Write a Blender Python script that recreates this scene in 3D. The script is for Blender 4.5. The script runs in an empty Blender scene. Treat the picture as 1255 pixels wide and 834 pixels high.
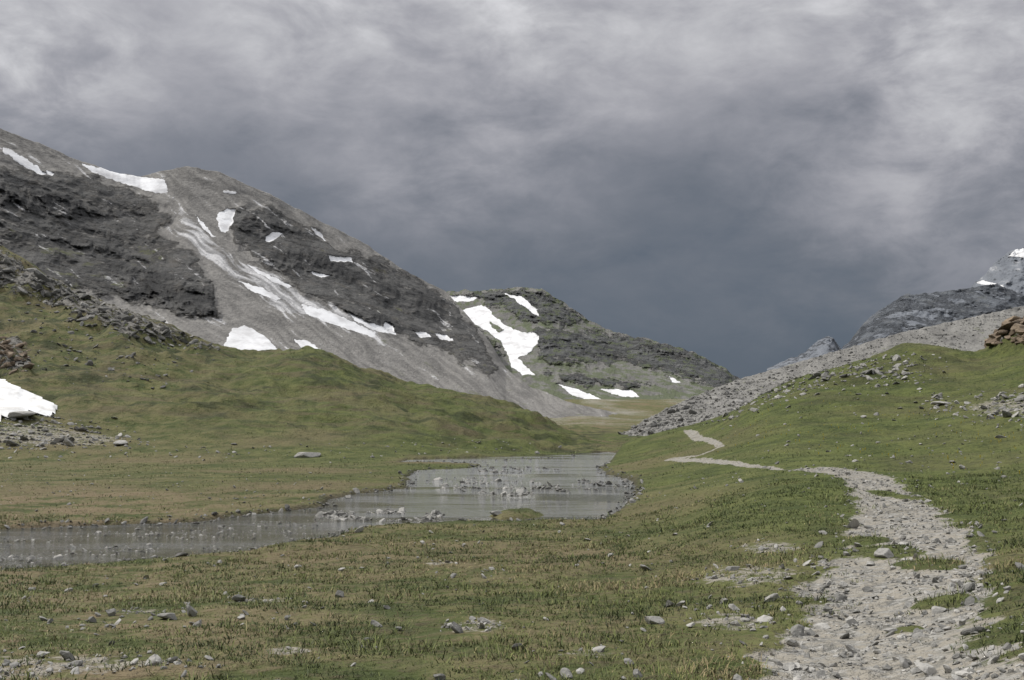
import bpy, bmesh, math
import numpy as np
from mathutils import Vector
rng=np.random.default_rng(7)
F=1345.0; TH=math.atan(103/1345.0); CT,ST=math.cos(TH),math.sin(TH)
W=2.6
scene=bpy.context.scene
# ---------------------------------------------------------------- image pixel helpers: pixel coordinates to view rays and back
def ray(u,v):
    u=np.asarray(u,float); v=np.asarray(v,float)
    up=417-v; ry=F*CT-up*ST; rz=F*ST+up*CT
    return (u-627.5)/ry, rz/ry
def proj(a,e):
    up=F*(e*CT-ST)/(CT+e*ST)
    return 627.5+a*(F*CT-up*ST), 417-up
def sstep(a,b,x):
    t=np.clip((x-a)/(b-a),0,1); return t*t*(3-2*t)
# ---------------------------------------------------------------- noise
perm=rng.permutation(256); perm=np.concatenate([perm,perm,perm])
grads=rng.normal(size=(256,3)); grads/=np.linalg.norm(grads,axis=1)[:,None]
def perlin(x,y,z):
    x,y,z=np.broadcast_arrays(x,y,z)
    xi=np.floor(x).astype(int); yi=np.floor(y).astype(int); zi=np.floor(z).astype(int)
    xf=x-xi; yf=y-yi; zf=z-zi
    fx=xf*xf*xf*(xf*(xf*6-15)+10); fy=yf*yf*yf*(yf*(yf*6-15)+10); fz=zf*zf*zf*(zf*(zf*6-15)+10)
    def g(i,j,k):
        h=perm[perm[perm[(xi+i)&255]+((yi+j)&255)]+((zi+k)&255)]
        G=grads[h]
        return G[...,0]*(xf-i)+G[...,1]*(yf-j)+G[...,2]*(zf-k)
    def L(a,b,t): return a+(b-a)*t
    return 1.6*L(L(L(g(0,0,0),g(1,0,0),fx),L(g(0,1,0),g(1,1,0),fx),fy),
             L(L(g(0,0,1),g(1,0,1),fx),L(g(0,1,1),g(1,1,1),fx),fy),fz)
def fbm(x,y,z,o=4,gain=.5):
    s=0;a=1;t=0
    for i in range(o):
        s=s+a*perlin(x*2**i+i*17.3,y*2**i+i*5.1,z*2**i+i*9.7); t+=a; a*=gain
    return s/t
def ridged(x,y,z,o=4,gain=.5):
    s=0;a=1;t=0
    for i in range(o):
        s=s+a*(1-2*np.abs(perlin(x*2**i+i*11.3,y*2**i+i*3.1,z*2**i+i*7.7))); t+=a; a*=gain
    return s/t
# ---------------------------------------------------------------- polygon signed distance (positive inside)
def polysd(px,py,poly):
    px=np.asarray(px,float); py=np.asarray(py,float)
    d=np.full(px.shape,1e9); ins=np.zeros(px.shape,bool)
    n=len(poly)
    for i in range(n):
        x1,y1=poly[i]; x2,y2=poly[(i+1)%n]
        dx,dy=x2-x1,y2-y1; l=dx*dx+dy*dy+1e-12
        t=np.clip(((px-x1)*dx+(py-y1)*dy)/l,0,1)
        d=np.minimum(d,(px-x1-t*dx)**2+(py-y1-t*dy)**2)
        if abs(dy)>1e-9:
            c=((y1>py)!=(y2>py))&(px<dx*(py-y1)/dy+x1); ins^=c
    d=np.sqrt(d); return np.where(ins,d,-d)
def multisd(px,py,polys):
    r=np.full(np.shape(px),-60.0)
    for p in polys:
        xs=[q[0] for q in p]; ys=[q[1] for q in p]
        m=(px>min(xs)-20)&(px<max(xs)+20)&(py>min(ys)-20)&(py<max(ys)+20)
        if m.any(): r[m]=np.maximum(r[m],polysd(px[m],py[m],p))
    return r
# ---------------------------------------------------------------- mesh helper
def make_mesh(name,co,faces4=None,faces3=None,mat=None,smooth=True,attrs=None,colors=None):
    me=bpy.data.meshes.new(name)
    co=np.ascontiguousarray(co,dtype=np.float32).reshape(-1,3)
    n4=0 if faces4 is None else len(faces4); n3=0 if faces3 is None else len(faces3)
    me.vertices.add(len(co)); me.vertices.foreach_set('co',co.ravel())
    li=[];ls=[]
    if n4: li.append(np.asarray(faces4,dtype=np.int32).ravel()); ls.append(np.arange(n4)*4)
    if n3: li.append(np.asarray(faces3,dtype=np.int32).ravel()); ls.append(n4*4+np.arange(n3)*3)
    li=np.concatenate(li); ls=np.concatenate(ls).astype(np.int32)
    me.loops.add(len(li)); me.loops.foreach_set('vertex_index',li)
    me.polygons.add(n4+n3); me.polygons.foreach_set('loop_start',ls)
    me.update(calc_edges=True)
    me.polygons.foreach_set('use_smooth',np.full(n4+n3,smooth,dtype=bool))
    for k,v in (attrs or {}).items():
        at=me.attributes.new(k,'FLOAT','POINT'); at.data.foreach_set('value',np.ascontiguousarray(v,dtype=np.float32).ravel())
    for k,v in (colors or {}).items():
        at=me.attributes.new(k,'FLOAT_COLOR','POINT')
        c=np.ones((len(co),4),dtype=np.float32); c[:,:3]=v; at.data.foreach_set('color',c.ravel())
    me.validate()
    ob=bpy.data.objects.new(name,me); scene.collection.objects.link(ob)
    if mat: me.materials.append(mat)
    return ob
def gridfaces(nr,nc):
    i=np.arange(nr-1)[:,None]*nc+np.arange(nc-1)[None,:]
    return np.stack([i,i+1,i+nc+1,i+nc],-1).reshape(-1,4)
# ---------------------------------------------------------------- node helper
class NT:
    def __init__(s,tree): s.t=tree; s.n=tree.nodes; s.l=tree.links
    def node(s,typ,ins=None,**kw):
        n=s.n.new(typ)
        for k,v in kw.items(): setattr(n,k,v)
        for k,v in (ins or {}).items():
            if isinstance(v,bpy.types.NodeSocket): s.l.new(v,n.inputs[k])
            else: n.inputs[k].default_value=v
        return n
    def math(s,op,a,b=0.0,c=None,clamp=False):
        d={0:a,1:b}
        if c is not None: d[2]=c
        return s.node('ShaderNodeMath',d,operation=op,use_clamp=clamp).outputs[0]
    def mix(s,f,a,b,blend='MIX'):
        n=s.node('ShaderNodeMix',data_type='RGBA',blend_type=blend)
        for idx,v in ((0,f),(6,a),(7,b)):
            if isinstance(v,bpy.types.NodeSocket): s.l.new(v,n.inputs[idx])
            else: n.inputs[idx].default_value=v if idx==0 else (*v,1)
        return n.outputs[2]
    def noise(s,vec,scale,detail=4,rough=.55,dist=0):
        return s.node('ShaderNodeTexNoise',{'Vector':vec,'Scale':scale,'Detail':detail,'Roughness':rough,'Distortion':dist}).outputs[0]
    def ss(s,x,a,b,lo=0.,hi=1.):
        return s.node('ShaderNodeMapRange',{0:x,1:a,2:b,3:lo,4:hi},interpolation_type='SMOOTHSTEP').outputs[0]
    def attr(s,name): return s.node('ShaderNodeAttribute',attribute_name=name).outputs['Fac']
    def acol(s,name): return s.node('ShaderNodeAttribute',attribute_name=name).outputs['Color']
def newmat(name):
    m=bpy.data.materials.new(name); m.use_nodes=True
    nt=NT(m.node_tree); bs=m.node_tree.nodes['Principled BSDF']
    bs.inputs['Roughness'].default_value=.9; bs.inputs['Specular IOR Level'].default_value=.2
    return m,nt,bs
# ================================================================= MATERIALS
def mat_ground():
    m,n,b=newmat('turf_and_gravel')
    pos=n.node('ShaderNodeNewGeometry').outputs['Position']
    A=n.noise(pos,.09,3,.6); B=n.noise(pos,.6,4,.65); C=n.noise(pos,5,4,.7); D=n.noise(pos,38,2,.6)
    base=n.mix(n.ss(B,.35,.65),(.054,.070,.020),(.106,.122,.038))
    base=n.mix(n.ss(n.math('ADD',A,n.math('MULTIPLY',C,.5)),.68,.90),base,(.150,.124,.068))
    base=n.mix(n.ss(C,.50,.68,0,.85),base,(.027,.034,.012))
    lush=n.attr('lush')
    base=n.mix(n.math('MULTIPLY',lush,.65),base,n.mix(n.ss(n.math('ADD',n.math('MULTIPLY',C,.6),n.math('MULTIPLY',B,.4)),.38,.61),(.034,.050,.013),(.118,.142,.036)))
    dry=n.attr('dry')
    base=n.mix(n.math('MULTIPLY',dry,n.ss(n.math('ADD',B,n.math('MULTIPLY',C,.6)),.66,.92)),base,(.170,.134,.080))
    T=n.noise(n.node('ShaderNodeMapping',{'Vector':pos,'Scale':(.16,.16,1.4)}).outputs[0],1.0,4,.65,.3)
    base=n.mix(n.math('MULTIPLY',n.attr('slope'),n.ss(T,.48,.63,0,.7)),base,(.100,.082,.048))
    base=n.mix(n.math('MULTIPLY',n.attr('slope'),n.ss(n.noise(pos,.28,4,.65),.50,.64,0,.8)),base,(.028,.036,.014))
    vor=n.node('ShaderNodeTexVoronoi',{'Vector':pos,'Scale':16.0})
    peb=n.node('ShaderNodeSeparateColor',{0:vor.outputs['Color']}).outputs[0]
    grav=n.mix(peb,(.15,.146,.13),(.37,.36,.335))
    grav=n.mix(n.ss(C,.42,.60),grav,(.30,.278,.235))
    grav=n.mix(n.ss(B,.52,.70,0,.5),grav,(.14,.126,.10))
    pm=n.attr('path')
    pmask=n.ss(n.math('ADD',pm,n.math('ADD',n.math('MULTIPLY',n.math('SUBTRACT',C,.5),1.3),n.math('MULTIPLY',n.math('SUBTRACT',B,.5),.5))),.4,.62)
    base=n.mix(pmask,base,grav)
    R1=n.noise(pos,.8,6,.72)
    rock=n.mix(n.ss(R1,.38,.60),(.060,.058,.054),(.26,.25,.23))
    rm=n.attr('rock')
    rmask=n.ss(n.math('ADD',rm,n.math('MULTIPLY',n.math('SUBTRACT',R1,.5),2.8)),.55,.75)
    base=n.mix(rmask,base,rock)
    wet=n.attr('wet')
    base=n.mix(wet,base,n.mix(C,(.035,.03,.022),(.10,.09,.07)))
    n.l.new(base,b.inputs['Base Color'])
    h=n.math('ADD',n.math('MULTIPLY',C,.14),n.math('MULTIPLY',D,.02))
    h=n.math('ADD',h,n.math('MULTIPLY',B,.6))
    h=n.math('ADD',h,n.math('MULTIPLY',n.math('MULTIPLY',R1,rmask),1.2))
    bp=n.node('ShaderNodeBump',{'Height':h,'Strength':1.0,'Distance':1.0})
    n.l.new(bp.outputs[0],b.inputs['Normal'])
    return m
def mat_mountain(name,scree_a,scree_b,rock_a,rock_b,green,ts=1.0,bump=3.0,gf=1.0,rmix=1.0,ys=.33):
    m,n,b=newmat(name)
    pos0=n.node('ShaderNodeNewGeometry').outputs['Position']
    pos=n.node('ShaderNodeMapping',{'Vector':pos0,'Scale':(1,ys,1)}).outputs[0]
    st=n.node('ShaderNodeMapping',{'Vector':pos,'Rotation':(0,.5,0),'Scale':(.8,.8,1.5)}).outputs[0]
    A=n.noise(pos,.012*ts,3,.6); B=n.noise(pos,.07*ts,5,.7); C=n.noise(st,.045*ts,9,.72,.4); D=n.noise(pos,.38*ts,4,.75)
    sk=n.attr('streak')
    scree=n.mix(n.ss(n.math('ADD',n.math('ADD',n.math('MULTIPLY',B,.36),n.math('MULTIPLY',A,.25)),n.math('MULTIPLY',sk,.60)),.42,.74),scree_a,scree_b)
    scree=n.mix(n.ss(D,.52,.70,0,.5),scree,tuple(x*.5 for x in scree_a))
    scree=n.mix(n.ss(D,.46,.34,0,.4),scree,tuple(x*1.35 for x in scree_b))
    rock=n.mix(n.ss(C,.36,.64),rock_a,rock_b)
    rock=n.mix(n.ss(B,.50,.68,0,.5),rock,(rock_b[0]*1.15,rock_b[1]*1.02,rock_b[2]*.88))
    rock=n.mix(n.ss(D,.52,.68,0,.5),rock,tuple(x*1.6 for x in rock_b))
    rock=n.mix(n.ss(D,.46,.34,0,.6),rock,tuple(x*.6 for x in rock_a))
    rock=n.mix(n.math('MULTIPLY',n.attr('cliff'),n.ss(C,.62,.42,.15,.8)),rock,tuple(x*.5 for x in rock_a))
    rm=n.attr('rock')
    rmask=n.ss(n.math('ADD',rm,n.math('ADD',n.math('MULTIPLY',n.math('SUBTRACT',C,.5),1.7*rmix),n.math('MULTIPLY',n.math('SUBTRACT',B,.5),1.3*rmix))),.42,.70)
    col=n.mix(rmask,scree,rock)
    gm=n.attr('green')
    gmask=n.ss(n.math('ADD',gm,n.math('MULTIPLY',n.math('SUBTRACT',B,.5),2.4)),.5,.8,0,.8*gf)
    col=n.mix(gmask,col,n.mix(D,green,tuple(x*1.7 for x in green)))
    im=n.attr('ice')
    imask=n.ss(n.math('ADD',im,n.math('ADD',n.math('MULTIPLY',n.math('SUBTRACT',sk,.5),1.9),n.math('ADD',n.math('MULTIPLY',n.math('SUBTRACT',B,.5),1.6),n.math('MULTIPLY',n.math('SUBTRACT',D,.5),1.2)))),.50,.95,0,.9)
    col=n.mix(imask,col,n.mix(n.ss(sk,.45,.75),(.30,.30,.305),(.60,.60,.61)))
    sm=n.attr('snow')
    smask=n.ss(n.math('ADD',sm,n.math('ADD',n.math('MULTIPLY',n.math('SUBTRACT',B,.5),1.1),n.math('MULTIPLY',n.math('SUBTRACT',D,.5),.7))),.42,.56)
    col=n.mix(smask,col,n.mix(n.ss(B,.38,.66),(.76,.77,.79),(.54,.54,.55)))
    n.l.new(col,b.inputs['Base Color'])
    h=n.math('ADD',n.math('MULTIPLY',n.math('MULTIPLY',C,rmask),3.0),n.math('MULTIPLY',D,.6))
    h=n.math('ADD',h,n.math('MULTIPLY',B,1.1))
    h=n.math('MULTIPLY',h,n.math('SUBTRACT',1.0,n.math('MULTIPLY',smask,.9)))
    bp=n.node('ShaderNodeBump',{'Height':h,'Strength':1.0,'Distance':bump})
    n.l.new(bp.outputs[0],b.inputs['Normal'])
    return m
def mat_stone(name,a,c,fs=1.0):
    m,n,b=newmat(name)
    pos=n.node('ShaderNodeNewGeometry').outputs['Position']
    N=n.noise(pos,9*fs,4,.7); N2=n.noise(pos,45*fs,2,.6)
    col=n.mix(n.attr('tone'),a,c)
    col=n.mix(n.ss(N,.45,.7,0,.6),col,tuple(x*.5 for x in a))
    col=n.mix(n.ss(N2,.6,.75,0,.5),col,(.45,.44,.41))
    n.l.new(col,b.inputs['Base Color'])
    bp=n.node('ShaderNodeBump',{'Height':N,'Strength':.6,'Distance':.04/fs}); n.l.new(bp.outputs[0],b.inputs['Normal'])
    return m
def mat_foliage(name):
    m,n,b=newmat(name)
    n.l.new(n.acol('col'),b.inputs['Base Color']); b.inputs['Roughness'].default_value=.6
    g=n.node('ShaderNodeNewGeometry').outputs['Normal']
    v=n.node('ShaderNodeVectorMath',{0:g,1:(.6,.6,.6)},operation='MULTIPLY').outputs[0]
    v=n.node('ShaderNodeVectorMath',{0:v,1:(0,0,.8)},operation='ADD').outputs[0]
    v=n.node('ShaderNodeVectorMath',{0:v},operation='NORMALIZE').outputs[0]
    n.l.new(v,b.inputs['Normal'])
    return m
def mat_snow():
    m,n,b=newmat('old_snow')
    pos=n.node('ShaderNodeNewGeometry').outputs['Position']
    N=n.noise(pos,.6,5,.65)
    n.l.new(n.mix(n.ss(N,.4,.75),(.80,.81,.82),(.56,.55,.53)),b.inputs['Base Color'])
    bp=n.node('ShaderNodeBump',{'Height':N,'Strength':.5,'Distance':.4}); n.l.new(bp.outputs[0],b.inputs['Normal'])
    return m
def mat_water():
    m,n,b=newmat('lake_water')
    pos=n.node('ShaderNodeNewGeometry').outputs['Position']
    A=n.noise(pos,2.0,3,.6,.4); B=n.noise(pos,8,3,.65,.3); C=n.noise(n.node('ShaderNodeMapping',{'Vector':pos,'Scale':(.35,1.3,1)}).outputs[0],.22,5,.65)
    riv=n.attr('flow')
    sepy=n.node('ShaderNodeSeparateXYZ',{0:pos}).outputs[1]
    sheen_streaks=n.mix(n.ss(C,.42,.56),(.075,.073,.052),(.155,.158,.150))  # pale streaks: sky sheen painted into the water colour
    n.l.new(n.mix(n.math('MULTIPLY',n.ss(sepy,34,62,0,.8),n.ss(C,.36,.52,.25,1.0)),sheen_streaks,(.25,.26,.26)),b.inputs['Base Color'])  # paler with distance, reflected sky put into the base colour
    b.inputs['Specular IOR Level'].default_value=.6; b.inputs['IOR'].default_value=1.33
    n.l.new(n.math('ADD',.04,n.math('MULTIPLY',riv,.05)),b.inputs['Roughness'])
    h=n.math('ADD',n.math('MULTIPLY',A,.5),n.math('MULTIPLY',B,.35))
    amp=n.math('ADD',n.ss(C,.44,.56,.012,.16),n.math('MULTIPLY',riv,.55))
    bp=n.node('ShaderNodeBump',{'Height':n.math('MULTIPLY',h,amp),'Strength':1.0,'Distance':1.0})
    n.l.new(bp.outputs[0],b.inputs['Normal'])
    return m
M_ground=mat_ground()
M_left=mat_mountain('left_mountain_rock',(.135,.131,.125),(.220,.213,.202),(.048,.049,.051),(.120,.119,.116),(.066,.076,.032))  # dark rock; cloud shade is also put into these base tones
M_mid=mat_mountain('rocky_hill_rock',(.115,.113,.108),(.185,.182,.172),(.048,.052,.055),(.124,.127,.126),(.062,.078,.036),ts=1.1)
M_scree=mat_mountain('scree_stone',(.14,.137,.13),(.24,.235,.22),(.08,.08,.078),(.2,.2,.19),(.085,.10,.035),ts=5,bump=.6,ys=.5)
M_far=mat_mountain('haze_tinted_rock',(.125,.138,.16),(.185,.20,.225),(.075,.086,.103),(.130,.144,.164),(.07,.085,.07),ts=.6,bump=5,gf=.6)  # bluish-grey aerial haze tinted into the rock colours
M_stone=mat_stone('limestone',(.17,.168,.158),(.42,.41,.385))
M_stone_d=mat_stone('dark_stone',(.105,.103,.097),(.29,.285,.27),.6)
M_stone_b=mat_stone('ochre_rock',(.12,.092,.066),(.26,.205,.15),.35)
M_big=mat_stone('scree_block',(.13,.128,.120),(.31,.305,.29),.5)
M_fol=mat_foliage('grass_blades'); M_snow=mat_snow(); M_water=mat_water()
# ================================================================= NEAR TERRAIN
cp=[]
def cz(u,Y,z): cp.append(((u-627.5)/F,Y,z))
def cv(u,v,Y):
    a,e=ray(u,v); cp.append((float(a),Y,float(e*Y)))
for u in (-900,-300,100,627,1100,1600,2100):
    cz(u,1.5,-1.62); cz(u,4,-1.64)
for u in (0,300,600): cz(u,7.3,-1.72); cz(u,11,-1.93)
cz(900,7.3,-1.68); cz(1080,7.3,-1.66); cz(900,11,-1.83); cz(1080,11,-1.68)
cz(0,16,-2.35); cz(300,17,-2.36); cz(600,18,-2.28); cz(850,18,-2.02); cz(1080,18,-1.62)
cz(-300,14,-2.2)
for u in (-600,-200,0,150,300): cz(u,19.5,-2.5); cz(u,28,-2.5)
for u in (400,600): cz(u,26,-2.5)
cz(740,26,-2.5); cz(820,26,-2.38)
for u in (-600,-200,0,200,400,560): cz(u,38,-2.47); cz(u,60,-2.42)
for u in (500,640,720): cz(u,40,-2.5); cz(u,60,-2.5); cz(u,80,-2.5)
cz(-200,74,-2.35)
for u in (0,100,200,330,420): cz(u,78,-2.3)
cz(570,84,-2.45); cz(640,92,-2.45); cz(700,98,-2.45); cz(750,75,-2.45); cz(760,100,-2.4)
for a in [(-300,465,100),(-300,330,145),(-300,215,190),(0,515,88),(0,465,105),(0,420,124),(0,365,142),(0,311,165),
 (100,500,95),(100,440,118),(100,373,150),(200,500,97),(200,450,118),(200,409,148),(265,431,142),(300,434,139),(330,480,110),(345,433,138),(385,434,137),
 (420,520,98),(420,448,135),(450,462,134),(490,530,96),(490,478,135),(530,484,136),(570,530,104),(570,487,138),(600,494,138),(640,538,112),(640,508,138),(700,536,130),(735,549,118)]: cv(*a)
for u,z in [(-300,28),(0,16),(100,10),(200,6),(330,4),(420,3),(490,1),(570,0),(640,-1.2)]: cz(u,210,z)
for u,z in [(-300,10),(0,3),(200,0),(420,-2),(600,-2)]: cz(u,330,z)
for a in [(1255,820,6.2),(1255,700,11),(1255,600,25),(1255,540,41),(1255,480,60),(1255,440,72),(1255,408,85),
 (1400,560,25),(1400,440,60),(1400,390,85),(1110,600,26),(1110,560,40),(1110,520,54),(1110,480,68),(1110,425,86),(1150,427,87),(1205,434,84),
 (1170,600,25),(1060,585,30),(1050,576,33),(1050,560,41),(1050,520,56),(1050,445,84),(960,600,26.5),(960,574,36),(960,548,48),(960,510,62),(960,472,82),
 (880,640,21.5),(880,600,31.5),(880,572,45),(880,545,60),(880,513,84),(800,600,39),(800,577,53),(800,562,65),(820,529,84),(780,540,84),(755,550,82),(850,535,78)]: cv(*a)
for u,z in [(760,-2.4),(820,-2),(880,-1),(960,.5),(1110,3),(1255,4),(1400,7)]: cz(u,112,z)
for u in (720,760,820): cz(u,150,-2.1)
for u in (960,1110,1255,1400): cz(u,170,1)
for u in (700,760,850,960,1200): cz(u,300,-.6); cz(u,500,2); cz(u,700,8); cz(u,900,20)
for u in (0,300,600): cz(u,600,0); cz(u,900,8)
for u in (-900,2100): cz(u,60,0 if u<0 else 4); cz(u,150,15); cz(u,900,20)
cp=np.array(cp)
def feat(a,Y): return np.stack([np.asarray(a)*2.6,np.log(Y)],-1)
X=feat(cp[:,0],cp[:,1]); Nn=len(X)
def kern(P,Q):
    d2=((P[:,None,:]-Q[None,:,:])**2).sum(-1); return np.sqrt(d2+.006)
K=kern(X,X)+np.eye(Nn)*1e-4
P1=np.c_[np.ones(Nn),X]
A=np.block([[K,P1],[P1.T,np.zeros((3,3))]])
sol=np.linalg.lstsq(A,np.r_[cp[:,2],0,0,0],rcond=None)[0]
def Hraw(a,Y):
    sh=np.shape(a); P=feat(np.ravel(a),np.ravel(Y)); out=np.empty(len(P))
    for i in range(0,len(P),40000):
        q=P[i:i+40000]; out[i:i+40000]=kern(q,X)@sol[:Nn]+np.c_[np.ones(len(q)),q]@sol[Nn:]
    return out.reshape(sh)
NY=620
ag=np.concatenate([np.linspace(-1.6,-.60,40,endpoint=False),np.linspace(-.60,.60,780),np.linspace(.60,1.6,41)[1:]])
lY=np.linspace(math.log(1.5),math.log(1100),NY)
NA=len(ag)
AA,LL=np.meshgrid(ag,lY); YY=np.exp(LL); XX=AA*YY
Z=Hraw(AA,YY)
hillm=sstep(76,108,YY)*(1-.5*sstep(200,400,YY))
Z+=hillm*(2.1*fbm(XX/20,YY/20,0,4)+1.4*ridged(XX/9,YY/9,3.,5)-.40)*(1-.72*sstep(.03,.10,AA))
rightm=sstep(.15,.35,AA)*sstep(22,45,YY)
Z+=rightm*(.35*fbm(XX/5,YY/5,5.,3)+sstep(50,82,YY)*(.7*fbm(XX/7,YY/7,15.,4)+.35*fbm(XX/2.2,YY/2.2,25.,3)))
Z+=.06*fbm(XX/2.2,YY/2.2,2.,3)+.030*fbm(XX/.45,YY/.45,8.,2)*(YY<45)
Z+=sstep(200,350,YY)*2.0*fbm(XX/50,YY/70,3.,4)
Z=np.maximum(Z,-W+.07+.03*fbm(XX/1.5,YY/1.5,1.,2))
def onw(pts):
    o=[]
    for u,v in pts:
        a,e=ray(u,v); Y=-W/e; o.append((float(a*Y),float(Y)))
    return o
wpoly=onw([(-500,760),(-150,722),(0,705),(60,700),(150,690),(280,680),(330,672),(402,662),(425,652),(480,646),(560,641),(650,640),(735,639),(762,628),(782,605),(775,590),(745,582),(733,574),(748,566),(772,558),(745,554.5),
 (700,557.5),(650,559.5),(560,562),(500,564),(490,567),(540,567),(592,570),(580,574),(512,577),(500,585),(500,598),(440,606),(402,613),(395,622),(300,632),(240,641),(80,646),(0,650),(-150,655),(-500,665)])
sd=polysd(XX,YY,wpoly)+.28*fbm(XX/1.3,YY/1.3,4.,3)*np.clip(YY/25,.6,1.3)
bank=sstep(-.25,.40,sd)
Z=Z*(1-bank)+(-W-.4)*bank
ip=onw([(598,633),(615,627),(655,626),(670,632),(655,637),(610,638)])
isd=polysd(XX,YY,ip); im=sstep(-.3,.4,isd+.25*fbm(XX,YY,0,2)); Z=np.where(im>0,np.maximum(Z,-W-.25+im*.36),Z)
bank=np.where(im>.6,0,bank)
def Hs(x,Y):
    a=np.asarray(x)/Y; l=np.log(Y)
    fi=np.interp(a,ag,np.arange(NA)); fj=np.clip((l-lY[0])/(lY[1]-lY[0]),0,NY-1.001)
    i=np.clip(fi.astype(int),0,NA-2); j=fj.astype(int); p=fi-i; q=fj-j
    return (Z[j,i]*(1-p)+Z[j,i+1]*p)*(1-q)+(Z[j+1,i]*(1-p)+Z[j+1,i+1]*p)*q
def samp(G,x,Y):
    a=np.asarray(x)/Y; l=np.log(Y)
    i=np.clip(np.rint(np.interp(a,ag,np.arange(NA))).astype(int),0,NA-1); j=np.clip(np.rint((l-lY[0])/(lY[1]-lY[0])).astype(int),0,NY-1)
    return G[j,i]
Ys=np.exp(np.linspace(math.log(3),math.log(320),420))
def hit(u,v):
    u=np.atleast_1d(np.asarray(u,float)); v=np.atleast_1d(np.asarray(v,float))
    a,e=ray(u,v)
    YYs=np.broadcast_to(Ys,(len(u),len(Ys))); xs=a[:,None]*YYs
    below=Hs(xs,YYs)>=e[:,None]*YYs
    k=np.argmax(below,1); ok=below.any(1)
    Y=Ys[k]; x=a*Y
    return x,Y,Hs(x,Y),ok
UU,VV=proj(AA,Z/YY)
def pline(pts):
    p=np.array(pts,float); x,y,z,ok=hit(p[:,0],p[:,1]); return x,y,p[:,2]*y/F
def pdist(px,py,x,y,hw):
    best=np.full(px.shape,9.)
    for i in range(len(x)-1):
        dx,dy=x[i+1]-x[i],y[i+1]-y[i]; l=dx*dx+dy*dy+1e-9
        t=np.clip(((px-x[i])*dx+(py-y[i])*dy)/l,0,1)
        d=np.hypot(px-x[i]-t*dx,py-y[i]-t*dy)/(hw[i]+t*(hw[i+1]-hw[i])); best=np.minimum(best,d)
    return best
path1=pline([(1040,1150,330),(1060,950,230),(1070,834,155),(1070,790,125),(1085,750,105),(1098,700,100),(1115,665,78),(1100,630,50),(1082,605,36),(1066,588,32),(1040,579,30),(1000,574,30)])
path2=pline([(965,576,5),(905,568,8),(860,564,9),(820,563,8),(855,559,6),(884,548,5),(868,540,5),(848,531,7),(840,529,5)])
pd=np.minimum(pdist(XX,YY,*path1),pdist(XX,YY,*path2))
pn=fbm(XX/.9,YY/.9,11.,4)
path=1-sstep(.55,1.35,pd+.75*pn)
def blobs(lst):
    r=np.zeros_like(XX)
    for u,v,rx,ry in lst:
        x,y,_,_=hit(u,v); r=np.maximum(r,1-sstep(.5,1.2,np.hypot((XX-x)/rx,(YY-y)/ry)+.5*pn))
    return r
tong=blobs([(1085,675,.55,1.0),(1135,690,.4,.6),(1092,606,.35,1.6),(1150,740,.3,.35),(930,790,.22,.25),(1060,660,.35,.6),(1110,770,.18,.2)])
path=path*(1-.95*tong)
Z-=.05*path*(YY<60)
uvm=(YY>50)
rockpolys=[[(-300,150),(0,308),(50,338),(120,370),(180,393),(268,432),(180,420),(140,412),(100,396),(50,374),(0,356),(-300,250)],
 [(-30,418),(22,418),(40,438),(36,462),(0,462),(-30,458)],[(1205,380),(1270,370),(1270,428),(1215,428)]]
gravpolys=[[(-200,520),(0,514),(70,514),(130,528),(178,545),(60,552),(-200,556)],[(1180,502),(1210,488),(1255,480),(1450,470),(1450,515),(1255,515),(1200,512)],[(1055,470),(1075,445),(1125,438),(1130,462),(1090,472)],[(840,520),(960,470),(1060,440),(1060,452),(960,485),(880,515)]]
sdr=np.where(uvm,multisd(UU,VV,rockpolys),-60); sdg=np.where(uvm,multisd(UU,VV,gravpolys[:2]),-60)
rock=sstep(-9,9,sdr+6*fbm(XX/5,YY/5,2.,3)); grav=.7*sstep(-8,12,sdg+12*fbm(XX/3,YY/3,7.,4))
Z+=rock*(YY>60)*(1.5*ridged(XX/6,YY/6,Z/5,5,.6)+.1)
path=np.maximum(path,.75*grav)
lush=sstep(.02,.28,AA)*sstep(12,26,YY)+.65*sstep(70,100,YY)*sstep(.08,.03,AA)
lush=np.clip(lush,0,1)*(1-.7*sstep(150,260,YY))
dry=sstep(-.05,-.45,AA)*.5+.55*(YY<40)*(1-sstep(.0,.3,AA))+.5*sstep(150,300,YY)
slope=sstep(80,100,YY)*(YY<260)
slope=np.maximum(slope,.5*sstep(45,70,YY)*(AA>.15)*(YY<260))
wet=sstep(-.40,.1,sd)*.9*(im<.5)
dirt=blobs([(40,815,1.2,.6),(590,770,.35,.5),(320,735,.5,.5),(170,750,.4,.4),(915,705,.7,1.3),(900,765,.45,.7),(940,670,.5,.9),(540,690,.35,.6),(720,800,.25,.3),(350,800,.25,.3)])
path=np.maximum(path,.50*dirt)
fz=fbm(XX/40,YY/90,6.,4)
path=np.maximum(path,sstep(200,320,YY)*np.clip(.38+.5*fz,0,1))
make_mesh('ground',np.stack([XX,YY,Z],-1),faces4=gridfaces(NY,NA),mat=M_ground,
  attrs=dict(path=path,rock=rock*.8,lush=lush,dry=dry,wet=wet,slope=slope))
gx=np.linspace(-75,30,160); gy=np.linspace(14,112,160); GX,GY=np.meshgrid(gx,gy)
U2,V2=proj(GX/GY,-W/GY)
flow=sstep(455,380,U2)*sstep(60,30,GY)
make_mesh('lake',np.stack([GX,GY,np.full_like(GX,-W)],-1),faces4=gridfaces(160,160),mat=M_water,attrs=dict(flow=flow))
sp=[(-400,440),(-60,452),(0,466),(20,474),(50,488),(72,499),(66,509),(40,512),(0,515),(-400,530)]
ssd=np.where(uvm&(YY<130),polysd(UU,VV,sp)+1.5*fbm(XX/3,YY/3,6.,3),-9)
vm=ssd>-2
idx=-np.ones(Z.shape,int); idx[vm]=np.arange(vm.sum())
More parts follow.
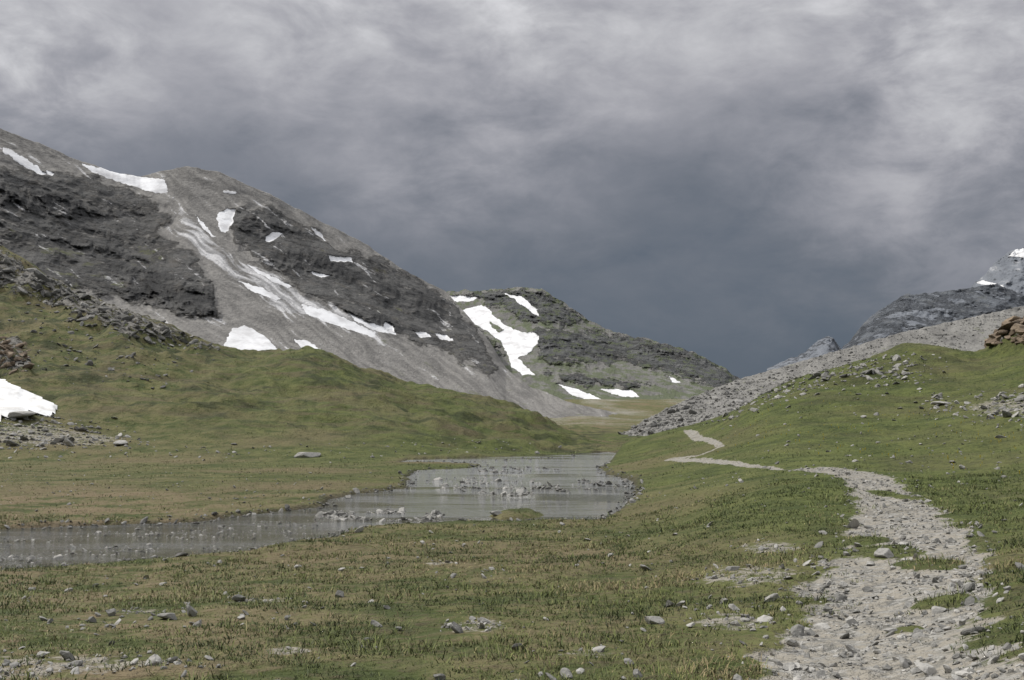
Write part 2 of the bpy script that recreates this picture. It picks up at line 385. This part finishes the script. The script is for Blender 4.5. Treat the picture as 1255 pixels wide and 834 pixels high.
f=gridfaces(NY,NA); fi=idx.ravel()[f]; fi=fi[(fi>=0).all(1)]
zz=Z+np.clip(ssd,-2,6)*.06+.08
make_mesh('snow_patch',np.stack([XX[vm],YY[vm],zz[vm]],-1),faces4=fi,mat=M_snow)
# ================================================================= MOUNTAIN LAYERS
def ip_(pts,u):
    p=np.array(pts,float); return np.interp(u,p[:,0],p[:,1])
def layer(name,mat,u0,u1,nu,nv,crest,base,Db,Dc,cn,disp,masks,pw=1.0,back=.25):
    u=np.linspace(u0,u1,nu)
    vc=ip_(crest,u); vb=ip_(base,u); vb=np.maximum(vb,vc+2)
    db=ip_(Db,u); dc=ip_(Dc,u)
    cnz=cn[0]*fbm(u/cn[1],0*u,3.,6,.62)*sstep(0,25,vb-vc)
    t=np.linspace(0,1,nv)[:,None]
    V=vb+(vc-vb)*t; U=np.broadcast_to(u,V.shape); D=db+(dc-db)*t**pw
    V=V+cnz*sstep(18,0,V-vc)
    a,e=ray(U,V); P=np.stack([a*D,D,e*D],-1)
    mk=masks(U,V,P)
    if 'streak' not in mk: mk['streak']=.5+.5*fbm(U/20,V/12,4.,4)
    dd=disp(U,V,P,mk); D2=D+dd
    P=np.stack([a*D2,D2,e*D2],-1)
    nb=8; rows=[]
    for k in range(1,nb+1):
        s=k/nb; q=P[-1].copy(); g=D2[-1]*back*s
        q[:,1]+=g; q[:,0]+=g*q[:,0]/P[-1][:,1]; q[:,2]-=(np.abs(P[-1][:,2])+3)*s*1.1
        rows.append(q)
    PA=np.concatenate([P,np.stack(rows)],0)
    at={k:np.concatenate([v,np.repeat(v[-1:],nb,0)],0) for k,v in mk.items()}
    make_mesh(name,PA,faces4=gridfaces(nv+nb,nu),mat=mat,attrs=at)
    return P,mk
def warp(U,V,s=9,a=3.0): return U+a*fbm(U/s,V/s,1.,4,.65),V+a*.6*fbm(U/s,V/s,31.,4,.65)
LS=[[(97,200),(130,207),(170,217),(203,220),(207,236),(190,237),(165,229),(150,225),(115,212)],
[(2,180),(18,186),(40,200),(58,214),(50,215),(25,202),(5,187)],[(267,262),(279,256),(288,256),(287,272),(277,285),(270,284),(267,275)],
[(274,234),(290,235),(290,237),(275,237)],[(326,291),(337,284),(347,286),(336,294),(327,297)],
[(285,403),(300,399),(325,412),(343,431),(300,430),(274,424)],[(360,416),(378,418),(410,441),(395,441),(370,428)],
[(368,373),(400,380),(432,394),(460,408),(458,414),(420,402),(376,386)],[(424,381),(450,394),(470,401),(474,394),(480,396),(486,411),(460,406),(436,394)],
[(402,313),(430,316),(432,322),(405,320)],[(378,333),(408,338),(392,340)],[(506,406),(522,408),(531,413),(516,414)],[(533,409),(548,411),(556,418),(540,416)],
[(380,278),(392,284),(400,297),(388,288)],[(238,262),(250,274),(264,290),(261,291),(246,277)],[(205,250),(212,258),(220,267),(213,261)],
[(292,345),(320,352),(345,366),(338,368),(310,358)],[(57,209),(65,212),(65,216),(58,214)],[(300,322),(330,337),(360,352),(352,353),(322,339)]]
LR=[[(-200,180),(0,205),(60,210),(120,215),(175,238),(213,262),(200,280),(232,308),(258,340),(270,388),(235,387),(180,375),(120,362),(60,347),(0,325),(-200,290)],
[(272,258),(300,250),(340,252),(385,280),(410,300),(450,310),(495,328),(545,360),(580,398),(612,450),(600,462),(560,440),(500,418),(440,396),(400,375),(350,350),(322,330),(300,308),(280,285)]]
LI=[[(203,278),(240,283),(262,290),(290,318),(340,333),(372,360),(420,378),(462,403),(466,416),(430,408),(380,392),(330,376),(300,352),(270,332),(235,305)],
[(205,243),(225,258),(262,290),(250,295),(225,275)]]
LC=[[(322,310),(360,306),(410,318),(440,330),(480,345),(500,365),(470,372),(440,350),(400,338),(350,332)],[(300,262),(345,268),(372,285),(330,280),(300,285),(285,275)],[(130,320),(200,335),(255,350),(270,388),(230,386),(160,360)],[(0,228),(80,240),(130,265),(60,262),(0,250)],[(470,345),(545,365),(575,400),(520,395),(485,370)],[(60,290),(130,296),(180,318),(120,312)],[(400,372),(470,388),(540,415),(480,402)]]
def lm(U,V,P):
    u,v=warp(U,V,8,4.5)
    sn=sstep(-1.3,1.3,multisd(u,v,LS))
    rk=sstep(-9,9,multisd(u,v,LR)+13*fbm(U/25,V/25,9.,4))
    rk=np.maximum(rk,.28*sstep(300,200,V)*sstep(300,200,U)*sstep(-.1,.4,fbm(U/30,V/12,19.,4)))
    cf=sstep(-5,5,multisd(u,v,LC)+8*fbm(U/14,V/9,29.,4))
    ice=sstep(-6,8,multisd(u,v,LI))
    gr=.30*sstep(300,380,V)*sstep(380,480,U)+.38*rk*(U<200)*sstep(225,310,V)
    gr=np.maximum(gr,.25*rk*(U>380))-.4*cf
    al=U*.80+V*.60; cr=-U*.60+V*.80
    stk=.5+1.0*fbm(cr/7+1.2*fbm(U/40,V/40,3.,2),al/60,4.,6,.66)
    return dict(snow=sn,rock=np.clip(rk*(1-.6*ice)*.86+.40*cf-.12,0,1.2),ice=ice,green=gr,streak=np.clip(stk,0,1),cliff=cf)
def ld(U,V,P,mk):
    x,y,z=P[...,0],P[...,1],P[...,2]; r=mk['rock']; cf=mk['cliff']
    soft=(1-.9*mk['snow'])
    p=U/1.0+10*fbm(U/40,V/40,1.,3); q=V+.0*U+8*fbm(U/35,V/35,7.,3)
    dip=q-.35*p
    g=34*fbm(x/190,y/400,z/140,4)+5*fbm(x/30,y/120,z/30,4)
    c=17*ridged(p/60,dip/32,2.,6,.54)+4*ridged(p/13,q/16,12.,4,.55)
    f=2.2*fbm(U/7,V/6,3.,3,.7)
    gul=5*ridged((U*-.6+V*.8)/14,(U*.8+V*.6)/110,3.,5,.6)
    return g+(r*(-c+f)+(1-np.clip(r,0,1))*(gul*.6+f*.3)-6*cf*ridged(p/9,q/30,5.,3,.6))*soft
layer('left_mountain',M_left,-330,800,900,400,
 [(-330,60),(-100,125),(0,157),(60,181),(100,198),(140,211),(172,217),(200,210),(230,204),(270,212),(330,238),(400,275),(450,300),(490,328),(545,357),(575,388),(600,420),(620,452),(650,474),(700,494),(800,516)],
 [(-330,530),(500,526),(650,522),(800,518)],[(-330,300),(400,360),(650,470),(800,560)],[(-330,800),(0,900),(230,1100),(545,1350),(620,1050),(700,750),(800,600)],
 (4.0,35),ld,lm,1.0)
MS=[[(567,380),(590,374),(600,380),(606,388),(618,398),(640,408),(655,407),(662,416),(650,432),(635,439),(648,452),(656,460),(640,460),(628,450),(620,432),(615,420),(600,408),(580,396),(572,390)],
[(615,359),(640,364),(658,380),(661,389),(645,379),(632,368)],[(548,362),(587,364),(577,370),(560,370)],[(685,471),(710,478),(738,490),(746,496),(720,491),(697,482)],
[(735,477),(775,478),(784,487),(760,486)],[(570,457),(588,454),(590,461),(577,463)],[(820,461),(834,469),(824,469)],[(603,455),(615,463),(606,463)]]
MH=[[(600,393),(618,404),(612,408),(603,402)]]
MR=[[(560,360),(640,350),(690,368),(720,392),(700,402),(650,395),(620,380)],[(655,400),(700,405),(760,408),(800,416),(850,430),(912,465),(880,476),(820,458),(760,445),(700,448),(660,440)],[(520,370),(575,392),(615,430),(600,470),(540,470)],[(660,455),(740,462),(810,472),(760,476),(690,468)]]
def mm(U,V,P):
    u,v=warp(U,V,8,4)
    sn=sstep(-1.2,1.2,np.minimum(multisd(u,v,MS),-multisd(u,v,MH)))
    rk=.8*sstep(-6,6,multisd(u,v,MR)+14*fbm(U/18,V/12,9.,5,.6))
    gr=.66-.20*rk; gr=gr+.12*sstep(470,485,V)
    return dict(snow=sn,rock=rk,ice=0*U,green=gr,cliff=.5*rk)
def md(U,V,P,mk):
    x,y,z=P[...,0],P[...,1],P[...,2]; r=mk['rock']
    p=U+6*fbm(U/25,V/20,3.,3); q=V+5*fbm(U/22,V/18,13.,3)-.2*U
    return (50*fbm(x/140,y/300,z/60,4)-(.35+r)*(22*ridged(p/34,q/15,2.,6,.58)+6*ridged(p/8,V/9,9.,3,.6))+4*fbm(U/5,V/4,3.,3,.7))*(1-.8*mk['snow'])
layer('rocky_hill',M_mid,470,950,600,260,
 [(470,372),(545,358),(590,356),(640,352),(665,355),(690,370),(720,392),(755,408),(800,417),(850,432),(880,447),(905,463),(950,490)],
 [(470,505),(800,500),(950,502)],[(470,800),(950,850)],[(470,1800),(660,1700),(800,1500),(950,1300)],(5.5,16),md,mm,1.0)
def sm_(U,V,P):
    return dict(snow=0*U,rock=0*U+.1,ice=0*U,green=.25+.35*fbm(U/60,V/20,2.,3))
def sdsp(U,V,P,mk):
    x,y,z=P[...,0],P[...,1],P[...,2]
    return 6*fbm(x/30,y/30,z/15,5,.6)-1.2*ridged(x/5,y/5,z/3,4)
SP,_=layer('scree_slope',M_scree,738,1560,800,200,
 [(738,549),(770,528),(800,510),(850,486),(905,465),(1000,438),(1100,409),(1200,387),(1255,375),(1560,320)],
 [(738,552),(800,548),(1560,540)],[(738,140),(900,135),(1560,150)],[(738,165),(800,200),(905,260),(1255,330),(1560,360)],(3,10),sdsp,sm_,1.0)
def mk0(sn=None,rk=.8,gr=0.,ice=0.):
    def f(U,V,P):
        u,v=warp(U,V,8,3); s=0*U if sn is None else sstep(-1.2,1.2,multisd(u,v,sn))
        return dict(snow=s,rock=0*U+rk,ice=0*U+ice,green=0*U+gr)
    return f
def fd(A,s):
    def f(U,V,P,mk):
        x,y,z=P[...,0],P[...,1],P[...,2]
        return A*fbm(x/s,y/s/2,z/s*1.5,3)-.6*A*ridged(U/30+V/60,V/24-U/90,3.,6,.6)
    return f
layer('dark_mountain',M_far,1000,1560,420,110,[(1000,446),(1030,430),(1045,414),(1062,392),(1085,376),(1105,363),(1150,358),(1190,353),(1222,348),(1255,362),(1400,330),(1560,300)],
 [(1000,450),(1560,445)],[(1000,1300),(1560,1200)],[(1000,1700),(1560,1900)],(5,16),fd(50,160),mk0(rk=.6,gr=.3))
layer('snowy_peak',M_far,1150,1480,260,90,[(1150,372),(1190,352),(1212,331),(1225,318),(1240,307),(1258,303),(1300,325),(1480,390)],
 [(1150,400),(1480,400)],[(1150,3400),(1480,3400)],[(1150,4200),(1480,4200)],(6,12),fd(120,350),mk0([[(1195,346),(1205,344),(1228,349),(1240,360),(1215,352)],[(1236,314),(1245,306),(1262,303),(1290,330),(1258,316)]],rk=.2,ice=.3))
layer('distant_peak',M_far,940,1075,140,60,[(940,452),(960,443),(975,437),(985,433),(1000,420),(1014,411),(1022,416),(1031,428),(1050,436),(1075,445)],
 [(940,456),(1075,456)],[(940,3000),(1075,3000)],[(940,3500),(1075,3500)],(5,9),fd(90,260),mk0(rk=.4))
# ================================================================= STONES
def stone_base(sub,n,seed):
    r=np.random.default_rng(seed); out=[]
    bm=bmesh.new(); bmesh.ops.create_icosphere(bm,subdivisions=sub,radius=1.0)
    co=np.array([v.co[:] for v in bm.verts]); fc=np.array([[v.index for v in f_.verts] for f_ in bm.faces]); bm.free()
    for k in range(n):
        p=co.copy()
        for j in range(11):
            nr=r.normal(size=3); nr/=np.linalg.norm(nr); d=r.uniform(.42,.8)
            p-=nr*np.maximum(0,p@nr-d)[:,None]
        p*=np.array([1,r.uniform(.55,.95),r.uniform(.35,.7)])/np.abs(p).max()
        p+=.03*r.normal(size=p.shape)*(sub<3)
        out.append(p)
    return out,fc
B2=stone_base(2,14,1); B3=stone_base(3,10,2)
def stones(name,x,y,z,s,mat,big=False,sink=.25,tilt=.35,tone=None,zs=1.0):
    bases,fc=B3 if big else B2
    n=len(x); nvv=len(bases[0])
    k=rng.integers(0,len(bases),n); base=np.stack(bases)[k]
    th=rng.uniform(0,2*np.pi,n); ax=rng.normal(size=(n,2))*tilt
    c,s_=np.cos(th),np.sin(th)
    p=base.copy(); p[...,0]=base[...,0]*c[:,None]-base[...,1]*s_[:,None]; p[...,1]=base[...,0]*s_[:,None]+base[...,1]*c[:,None]
    p[...,2]*=zs
    p[...,2]+=p[...,0]*ax[:,0,None]+p[...,1]*ax[:,1,None]
    p*=s[:,None,None]
    p+=np.stack([x,y,z+zs*s*(.4-sink*1.0)*.8],-1)[:,None,:]
    fa=(fc[None]+np.arange(n)[:,None,None]*nvv).reshape(-1,3)
    tn=rng.uniform(0,1,n)**1.3 if tone is None else tone
    return make_mesh(name,p.reshape(-1,3),faces3=fa,mat=mat,smooth=False,attrs=dict(tone=np.repeat(tn,nvv)))
def inpoly(poly,n):
    p=np.array(poly,float); out=np.zeros((0,2))
    while len(out)<n:
        q=rng.uniform(p.min(0),p.max(0),(n*3,2)); out=np.r_[out,q[polysd(q[:,0],q[:,1],poly)>0]]
    return out[:n,0],out[:n,1]
def area_pts(n,y0,y1,pw=.8,amax=.62):
    t=rng.uniform(0,1,n); e=1-pw+1
    Y=(y0**e+t*(y1**e-y0**e))**(1/e); a=rng.uniform(-amax,amax,n); return a*Y,Y
x,y=area_pts(150000,4.5,40,1.2); pm=samp(path,x,y)
cl=fbm(x/.6,y/.6,21.,3)
keep=(rng.uniform(size=len(x))<np.clip(pm*.36*(.28+1.9*sstep(-.1,.35,cl)),0,1))&(samp(bank,x,y)<.2)
x,y=x[keep],y[keep]; s=np.clip(rng.lognormal(math.log(.015),.60,len(x)),.006,.08)*(1+.010*y)
stones('path_gravel',x,y,Hs(x,y),s,M_stone,sink=.15)
x,y=area_pts(10000,5,38,1.0); pm=samp(path,x,y); edge=np.exp(-((samp(pd,x,y)-1.05)/.42)**2)
keep=rng.uniform(size=len(x))<np.clip(.07*pm+.22*edge+.18*samp(dirt,x,y),0,1); x,y=x[keep],y[keep]
s=np.clip(rng.lognormal(math.log(.040),.50,len(x)),.02,.15); stones('path_stones',x,y,Hs(x,y),s,M_stone,big=True,sink=.2)
x,y=area_pts(6500,5,55,1.0); cl=fbm(x/2.5,y/2.5,41.,2)
keep=(rng.uniform(size=len(x))<.13+.7*sstep(.1,.45,cl))&(samp(bank,x,y)<.05)&(Hs(x,y)>-W+.02); x,y=x[keep],y[keep]
s=np.clip(rng.lognormal(math.log(.032),.5,len(x)),.016,.12); stones('meadow_stones',x,y,Hs(x,y),s,M_stone,sink=.05,big=True)
for u,v,s in [(990,777,.08),(1092,778,.07),(1140,806,.045),(912,762,.06),(1085,683,.17),(1010,655,.11),(720,664,.10),(608,633,.24),(295,760,.075),(935,770,.05),(1188,722,.08),(1150,752,.07)]:
    x,y,z,_=hit(u,v); stones('stone',x,y,z,np.array([s]),M_stone,big=True,sink=.1,tilt=.1,tone=np.array([.6]),zs=.75)
for u,v,s in [(25,514,1.5),(150,546,.9),(375,561,1.1),(1155,497,.7),(140,517,.4)]:
    x,y,z,_=hit(u,v); stones('boulder',x,y,z,np.array([s]),M_stone,big=True,sink=.1,tilt=.08,tone=np.array([.75]),zs=.6)
def scat(name,poly,n,smed,sig,smax,mat,big=False,sink=.25,jit=0):
    u,v=inpoly(poly,n); u=u+rng.normal(size=n)*jit; v=v+rng.normal(size=n)*jit*.4
    x,y,z,ok=hit(u,v); ok&=y<200; x,y,z=x[ok],y[ok],z[ok]
    s=np.clip(rng.lognormal(math.log(smed),sig,len(x)),smed*.4,smax); stones(name,x,y,z,s,mat,big=big,sink=sink)
scat('hillside_rocks',rockpolys[0],2600,.24,.6,1.5,M_stone_d,sink=.35,jit=6)
scat('rubble',gravpolys[0],1500,.10,.65,.6,M_stone,jit=10)
scat('rubble',gravpolys[1],1000,.09,.6,.45,M_stone,jit=16)
scat('rubble',gravpolys[2],200,.12,.65,.6,M_stone,jit=18)
scat('rubble',gravpolys[3],550,.10,.6,.45,M_stone,jit=14)
scat('rubble',[(1130,500),(1140,488),(1170,488),(1165,502)],50,.11,.5,.35,M_stone,jit=12)
scat('hillside_rocks',[(0,365),(60,375),(140,410),(260,435),(200,480),(60,460),(0,430)],300,.14,.6,.7,M_stone_d,jit=8)
scat('hillside_rocks',[(0,560),(180,545),(420,545),(640,540),(700,553),(420,562),(0,566)],130,.11,.5,.35,M_stone,jit=5)
scat('hillside_rocks',[(900,560),(960,500),(1100,450),(1255,440),(1255,590),(1100,570)],140,.07,.5,.25,M_stone)
scat('outcrop_rocks',rockpolys[1],70,.45,.4,.9,M_stone_b,sink=.5)
scat('rock_outcrop',[(1208,424),(1222,408),(1262,392),(1300,388),(1300,422)],160,.38,.5,1.0,M_stone_b,sink=.3,big=True)
nr,nc=SP.shape[:2]; jj=(rng.uniform(0,1,12000)**.8*(nr-2)).astype(int); ii=rng.integers(12,nc-1,12000); q=SP[jj,ii]
stones('scree_blocks',q[:,0],q[:,1],q[:,2],np.clip(rng.lognormal(math.log(.20),.6,12000),.1,1.3),M_big,sink=.3)
def wst(name,poly,n,smed,sig,smax,mat=M_stone_d,clump=True):
    u,v=inpoly(poly,n*(3 if clump else 1)); a,e=ray(u,v); y=-W/e; x=a*y
    if clump:
        k=fbm(x/1.6,y/2.5,3.,3)>.0; x,y=x[k],y[k]
    s=np.clip(rng.lognormal(math.log(smed),sig,len(x)),smed*.4,smax); stones(name,x,y,np.full(len(x),-W-.01),s,mat,sink=.35)
wst('river_stones',[(-100,662),(0,656),(240,646),(400,632),(500,632),(425,650),(280,676),(0,700),(-100,708)],560,.032,.5,.10,M_stone)
wst('river_stones',[(370,626),(420,624),(545,630),(540,638),(430,640),(380,634)],260,.07,.55,.20,M_stone)
wst('river_stones',[(520,588),(600,583),(690,596),(700,606),(620,609),(540,600)],200,.07,.55,.24,M_stone)
wst('river_stones',[(590,574),(650,572),(700,578),(640,581),(580,580)],70,.09,.55,.26)
wst('river_stones',[(690,590),(770,586),(776,600),(720,602)],45,.08,.5,.22)
wst('river_stones',[(500,565),(620,562),(730,558),(620,568),(510,570)],40,.10,.4,.25)
k=(np.abs(sd)<.35)&(YY<75)&(YY>17); jx=np.flatnonzero(k.ravel()); jx=rng.choice(jx,min(900,len(jx)),replace=False)
xx,yy=XX.ravel()[jx],YY.ravel()[jx]; stones('shore_stones',xx,yy,np.maximum(Z.ravel()[jx],-W),np.clip(rng.lognormal(math.log(.035),.5,len(xx)),.015,.12)*(1+yy/80),M_stone_d,sink=.25)
# ================================================================= GRASS
def grass(name,nt,y0,y1,pw,bl,hgt,wid,rad,amax=.60):
    x,y=area_pts(nt,y0,y1,pw,amax)
    pm=samp(path,x,y); bk=samp(bank,x,y); rk=samp(rock,x,y); z=Hs(x,y); cl=fbm(x/1.2,y/1.2,51.,4,.65)
    keep=(rng.uniform(size=nt)>np.clip(pm*1.25,0,.985))&(bk<.25)&(z>-W+.01)&(rk<.4)&(rng.uniform(size=nt)<.60+1.8*cl)
    keep&=samp(ssd,x,y)<-1.5
    x,y=x[keep],y[keep]; n=len(x)
    ts=np.clip(rng.lognormal(0,.45,n),.4,3.0)*(1+.9*fbm(x/2.5,y/2.5,61.,2))
    lu=samp(lush,x,y); hue=2.5*fbm(x/2.6,y/2.6,71.,4,.6)+.35*rng.normal(size=n)-.25*lu
    X=np.repeat(x,bl); Y=np.repeat(y,bl); T=np.repeat(ts,bl); m=len(X)
    sc=1+Y/hgt[1]
    r=np.abs(rng.normal(size=m))*rad*T*sc; th=rng.uniform(0,2*np.pi,m)
    bx=X+r*np.cos(th); by=Y+r*np.sin(th); bz=Hs(bx,by)-.01
    h=hgt[0]*T*rng.uniform(.5,1.2,m)*sc; w=wid*(1+Y/9)*rng.uniform(.7,1.3,m)
    lean=rng.uniform(.3,1.4,m); lx=np.cos(th)*lean*h; ly=np.sin(th)*lean*h
    ph=rng.uniform(0,np.pi,m); wx,wy=np.cos(ph)*w,np.sin(ph)*w
    v=np.empty((m,5,3))
    v[:,0]=np.stack([bx-wx,by-wy,bz],-1); v[:,1]=np.stack([bx+wx,by+wy,bz],-1)
    mx,my,mz=bx+lx*.35,by+ly*.35,bz+h*.6
    v[:,2]=np.stack([mx+wx*.7,my+wy*.7,mz],-1); v[:,3]=np.stack([mx-wx*.7,my-wy*.7,mz],-1)
    v[:,4]=np.stack([bx+lx,by+ly,bz+h*(1-.3*lean)],-1)
    b=np.arange(m)[:,None]*5
    hu=np.repeat(hue,bl)+.35*rng.normal(size=m); L=np.repeat(lu,bl)[:,None]
    g0=np.array([.044,.062,.017]); g1=np.array([.126,.146,.042]); g2=np.array([.25,.20,.11])
    c=g0+(g1-g0)*sstep(-.9,.35,hu)[:,None]; c=c+(g2-c)*sstep(.30,1.15,hu)[:,None]
    c=c*(1-.45*L)+.45*L*np.array([.095,.125,.032]); c*=rng.uniform(.65,1.4,(m,1))
    cc=np.repeat(c[:,None,:],5,1).reshape(-1,3)
    return make_mesh(name,v.reshape(-1,3),faces4=b+np.array([[0,1,2,3]]),faces3=b+np.array([[3,2,4]]),mat=M_fol,smooth=True,colors=dict(col=cc))
grass('grass',60000,4.2,30,1.5,8,(.036,60),.0020,.042)
grass('meadow_grass',38000,26,150,1.5,4,(.030,70),.0022,.08)
u,v=inpoly([(860,560),(900,520),(1000,480),(1100,490),(1255,520),(1255,590),(1130,575),(1000,562)],500)
x,y,z,ok=hit(u,v); cl=fbm(x/3,y/3,81.,2)>.08; k=ok&cl; x,y,z=x[k],y[k],z[k]
n=len(x); s=rng.uniform(.010,.022,n); v=np.empty((n,6,3)); z=z+.10+.1*rng.uniform(size=n)
for i,o in enumerate([(1,0,.2),(0,1,.2),(-1,0,.2),(0,-1,.2),(0,0,.7),(0,0,-5)]): v[:,i]=np.stack([x+o[0]*s,y+o[1]*s,z+o[2]*s],-1)
b=np.arange(n)[:,None]*6
f3=np.concatenate([b+np.array([[0,1,4]]),b+np.array([[1,2,4]]),b+np.array([[2,3,4]]),b+np.array([[3,0,4]]),b+np.array([[0,2,5]])])
make_mesh('wildflowers',v.reshape(-1,3),faces3=f3,mat=M_fol,smooth=False,colors=dict(col=np.tile(np.array([.45,.36,.03]),(n*6,1))))
# ================================================================= SKY
w=bpy.data.worlds.new('World'); scene.world=w; w.use_nodes=True
n=NT(w.node_tree); bg=w.node_tree.nodes['Background']
L=Vector((-.66,.26,.80)).normalized()
elev=math.asin(L.z); az=math.atan2(L.x,L.y)
sky=n.node('ShaderNodeTexSky',sky_type='NISHITA',sun_disc=False,sun_elevation=elev,sun_rotation=az)
skyc=n.mix(1.0,sky.outputs[0],(.08,.08,.08),'MULTIPLY')
dirv=n.node('ShaderNodeTexCoord').outputs['Generated']
xyz=n.node('ShaderNodeSeparateXYZ',{0:dirv}); zc=n.math('MAXIMUM',xyz.outputs[2],0.0)
den=n.math('ADD',zc,.45)
pv=n.node('ShaderNodeCombineXYZ',{0:n.math('DIVIDE',xyz.outputs[0],den),1:n.math('DIVIDE',xyz.outputs[1],den),2:0.0}).outputs[0]
N1=n.noise(pv,2.2,4,.5,.2); N2=n.noise(n.node('ShaderNodeMapping',{'Vector':dirv,'Scale':(1,1,1.9)}).outputs[0],5.5,6,.55,.25); N3=n.noise(n.node('ShaderNodeMapping',{'Vector':dirv,'Scale':(1,1,2.0)}).outputs[0],12.0,7,.60,.3)
cloud=n.math('ADD',n.math('MULTIPLY',N1,.26),n.math('ADD',n.math('MULTIPLY',N2,.38),n.math('MULTIPLY',N3,.36)))
acc=0.0
for u,v,r,amp in [(10,85,.09,.17),(120,70,.07,.12),(375,25,.10,.15),(620,15,.13,.13),(1180,90,.24,.12),(900,20,.12,.05),(440,228,.04,.04),(515,226,.045,.06),(575,232,.03,.05),
   (230,150,.20,-.09),(470,100,.07,-.07),(560,70,.06,-.05),(820,130,.14,-.09),(60,10,.10,-.04),(990,100,.06,-.06),(900,190,.12,-.05)]:
    a,e=ray(u,v); d=Vector((float(a),1.0,float(e))).normalized()
    dist=n.node('ShaderNodeVectorMath',{0:dirv,1:d},operation='DISTANCE').outputs['Value']
    acc=n.math('ADD',acc,n.math('MULTIPLY',n.ss(dist,0.0,r*1.6,1.0,0.0),amp))
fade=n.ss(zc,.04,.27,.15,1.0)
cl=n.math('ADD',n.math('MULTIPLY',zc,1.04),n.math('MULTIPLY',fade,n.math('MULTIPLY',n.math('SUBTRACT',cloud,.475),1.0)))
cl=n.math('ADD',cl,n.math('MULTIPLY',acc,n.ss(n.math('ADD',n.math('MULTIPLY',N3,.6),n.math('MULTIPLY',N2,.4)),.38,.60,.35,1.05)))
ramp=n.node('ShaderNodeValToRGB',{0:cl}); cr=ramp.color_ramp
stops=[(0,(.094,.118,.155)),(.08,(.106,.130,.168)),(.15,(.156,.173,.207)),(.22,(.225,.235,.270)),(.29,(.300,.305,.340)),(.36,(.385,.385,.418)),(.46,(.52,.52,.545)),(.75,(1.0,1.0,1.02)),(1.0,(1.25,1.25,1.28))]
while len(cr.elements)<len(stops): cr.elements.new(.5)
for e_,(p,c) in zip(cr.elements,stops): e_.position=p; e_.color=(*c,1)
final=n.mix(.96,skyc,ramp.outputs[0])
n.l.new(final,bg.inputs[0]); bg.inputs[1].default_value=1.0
sun=bpy.data.lights.new('sun','SUN'); sun.energy=3.2; sun.angle=math.radians(3); sun.color=(1,.955,.88)
so=bpy.data.objects.new('sun',sun); scene.collection.objects.link(so); so.rotation_euler=L.to_track_quat('Z','Y').to_euler(); so.location=(-50,20,80)
# ================================================================= CAMERA
cd=bpy.data.cameras.new('camera'); cam=bpy.data.objects.new('camera',cd); scene.collection.objects.link(cam)
cd.sensor_width=36; cd.lens=36*F/1255; cd.clip_start=.1; cd.clip_end=20000
cam.location=(0,0,0); cam.rotation_euler=(math.pi/2+TH,0,0); scene.camera=cam
scene.view_settings.view_transform='Standard'; scene.view_settings.look='None'; scene.view_settings.exposure=0
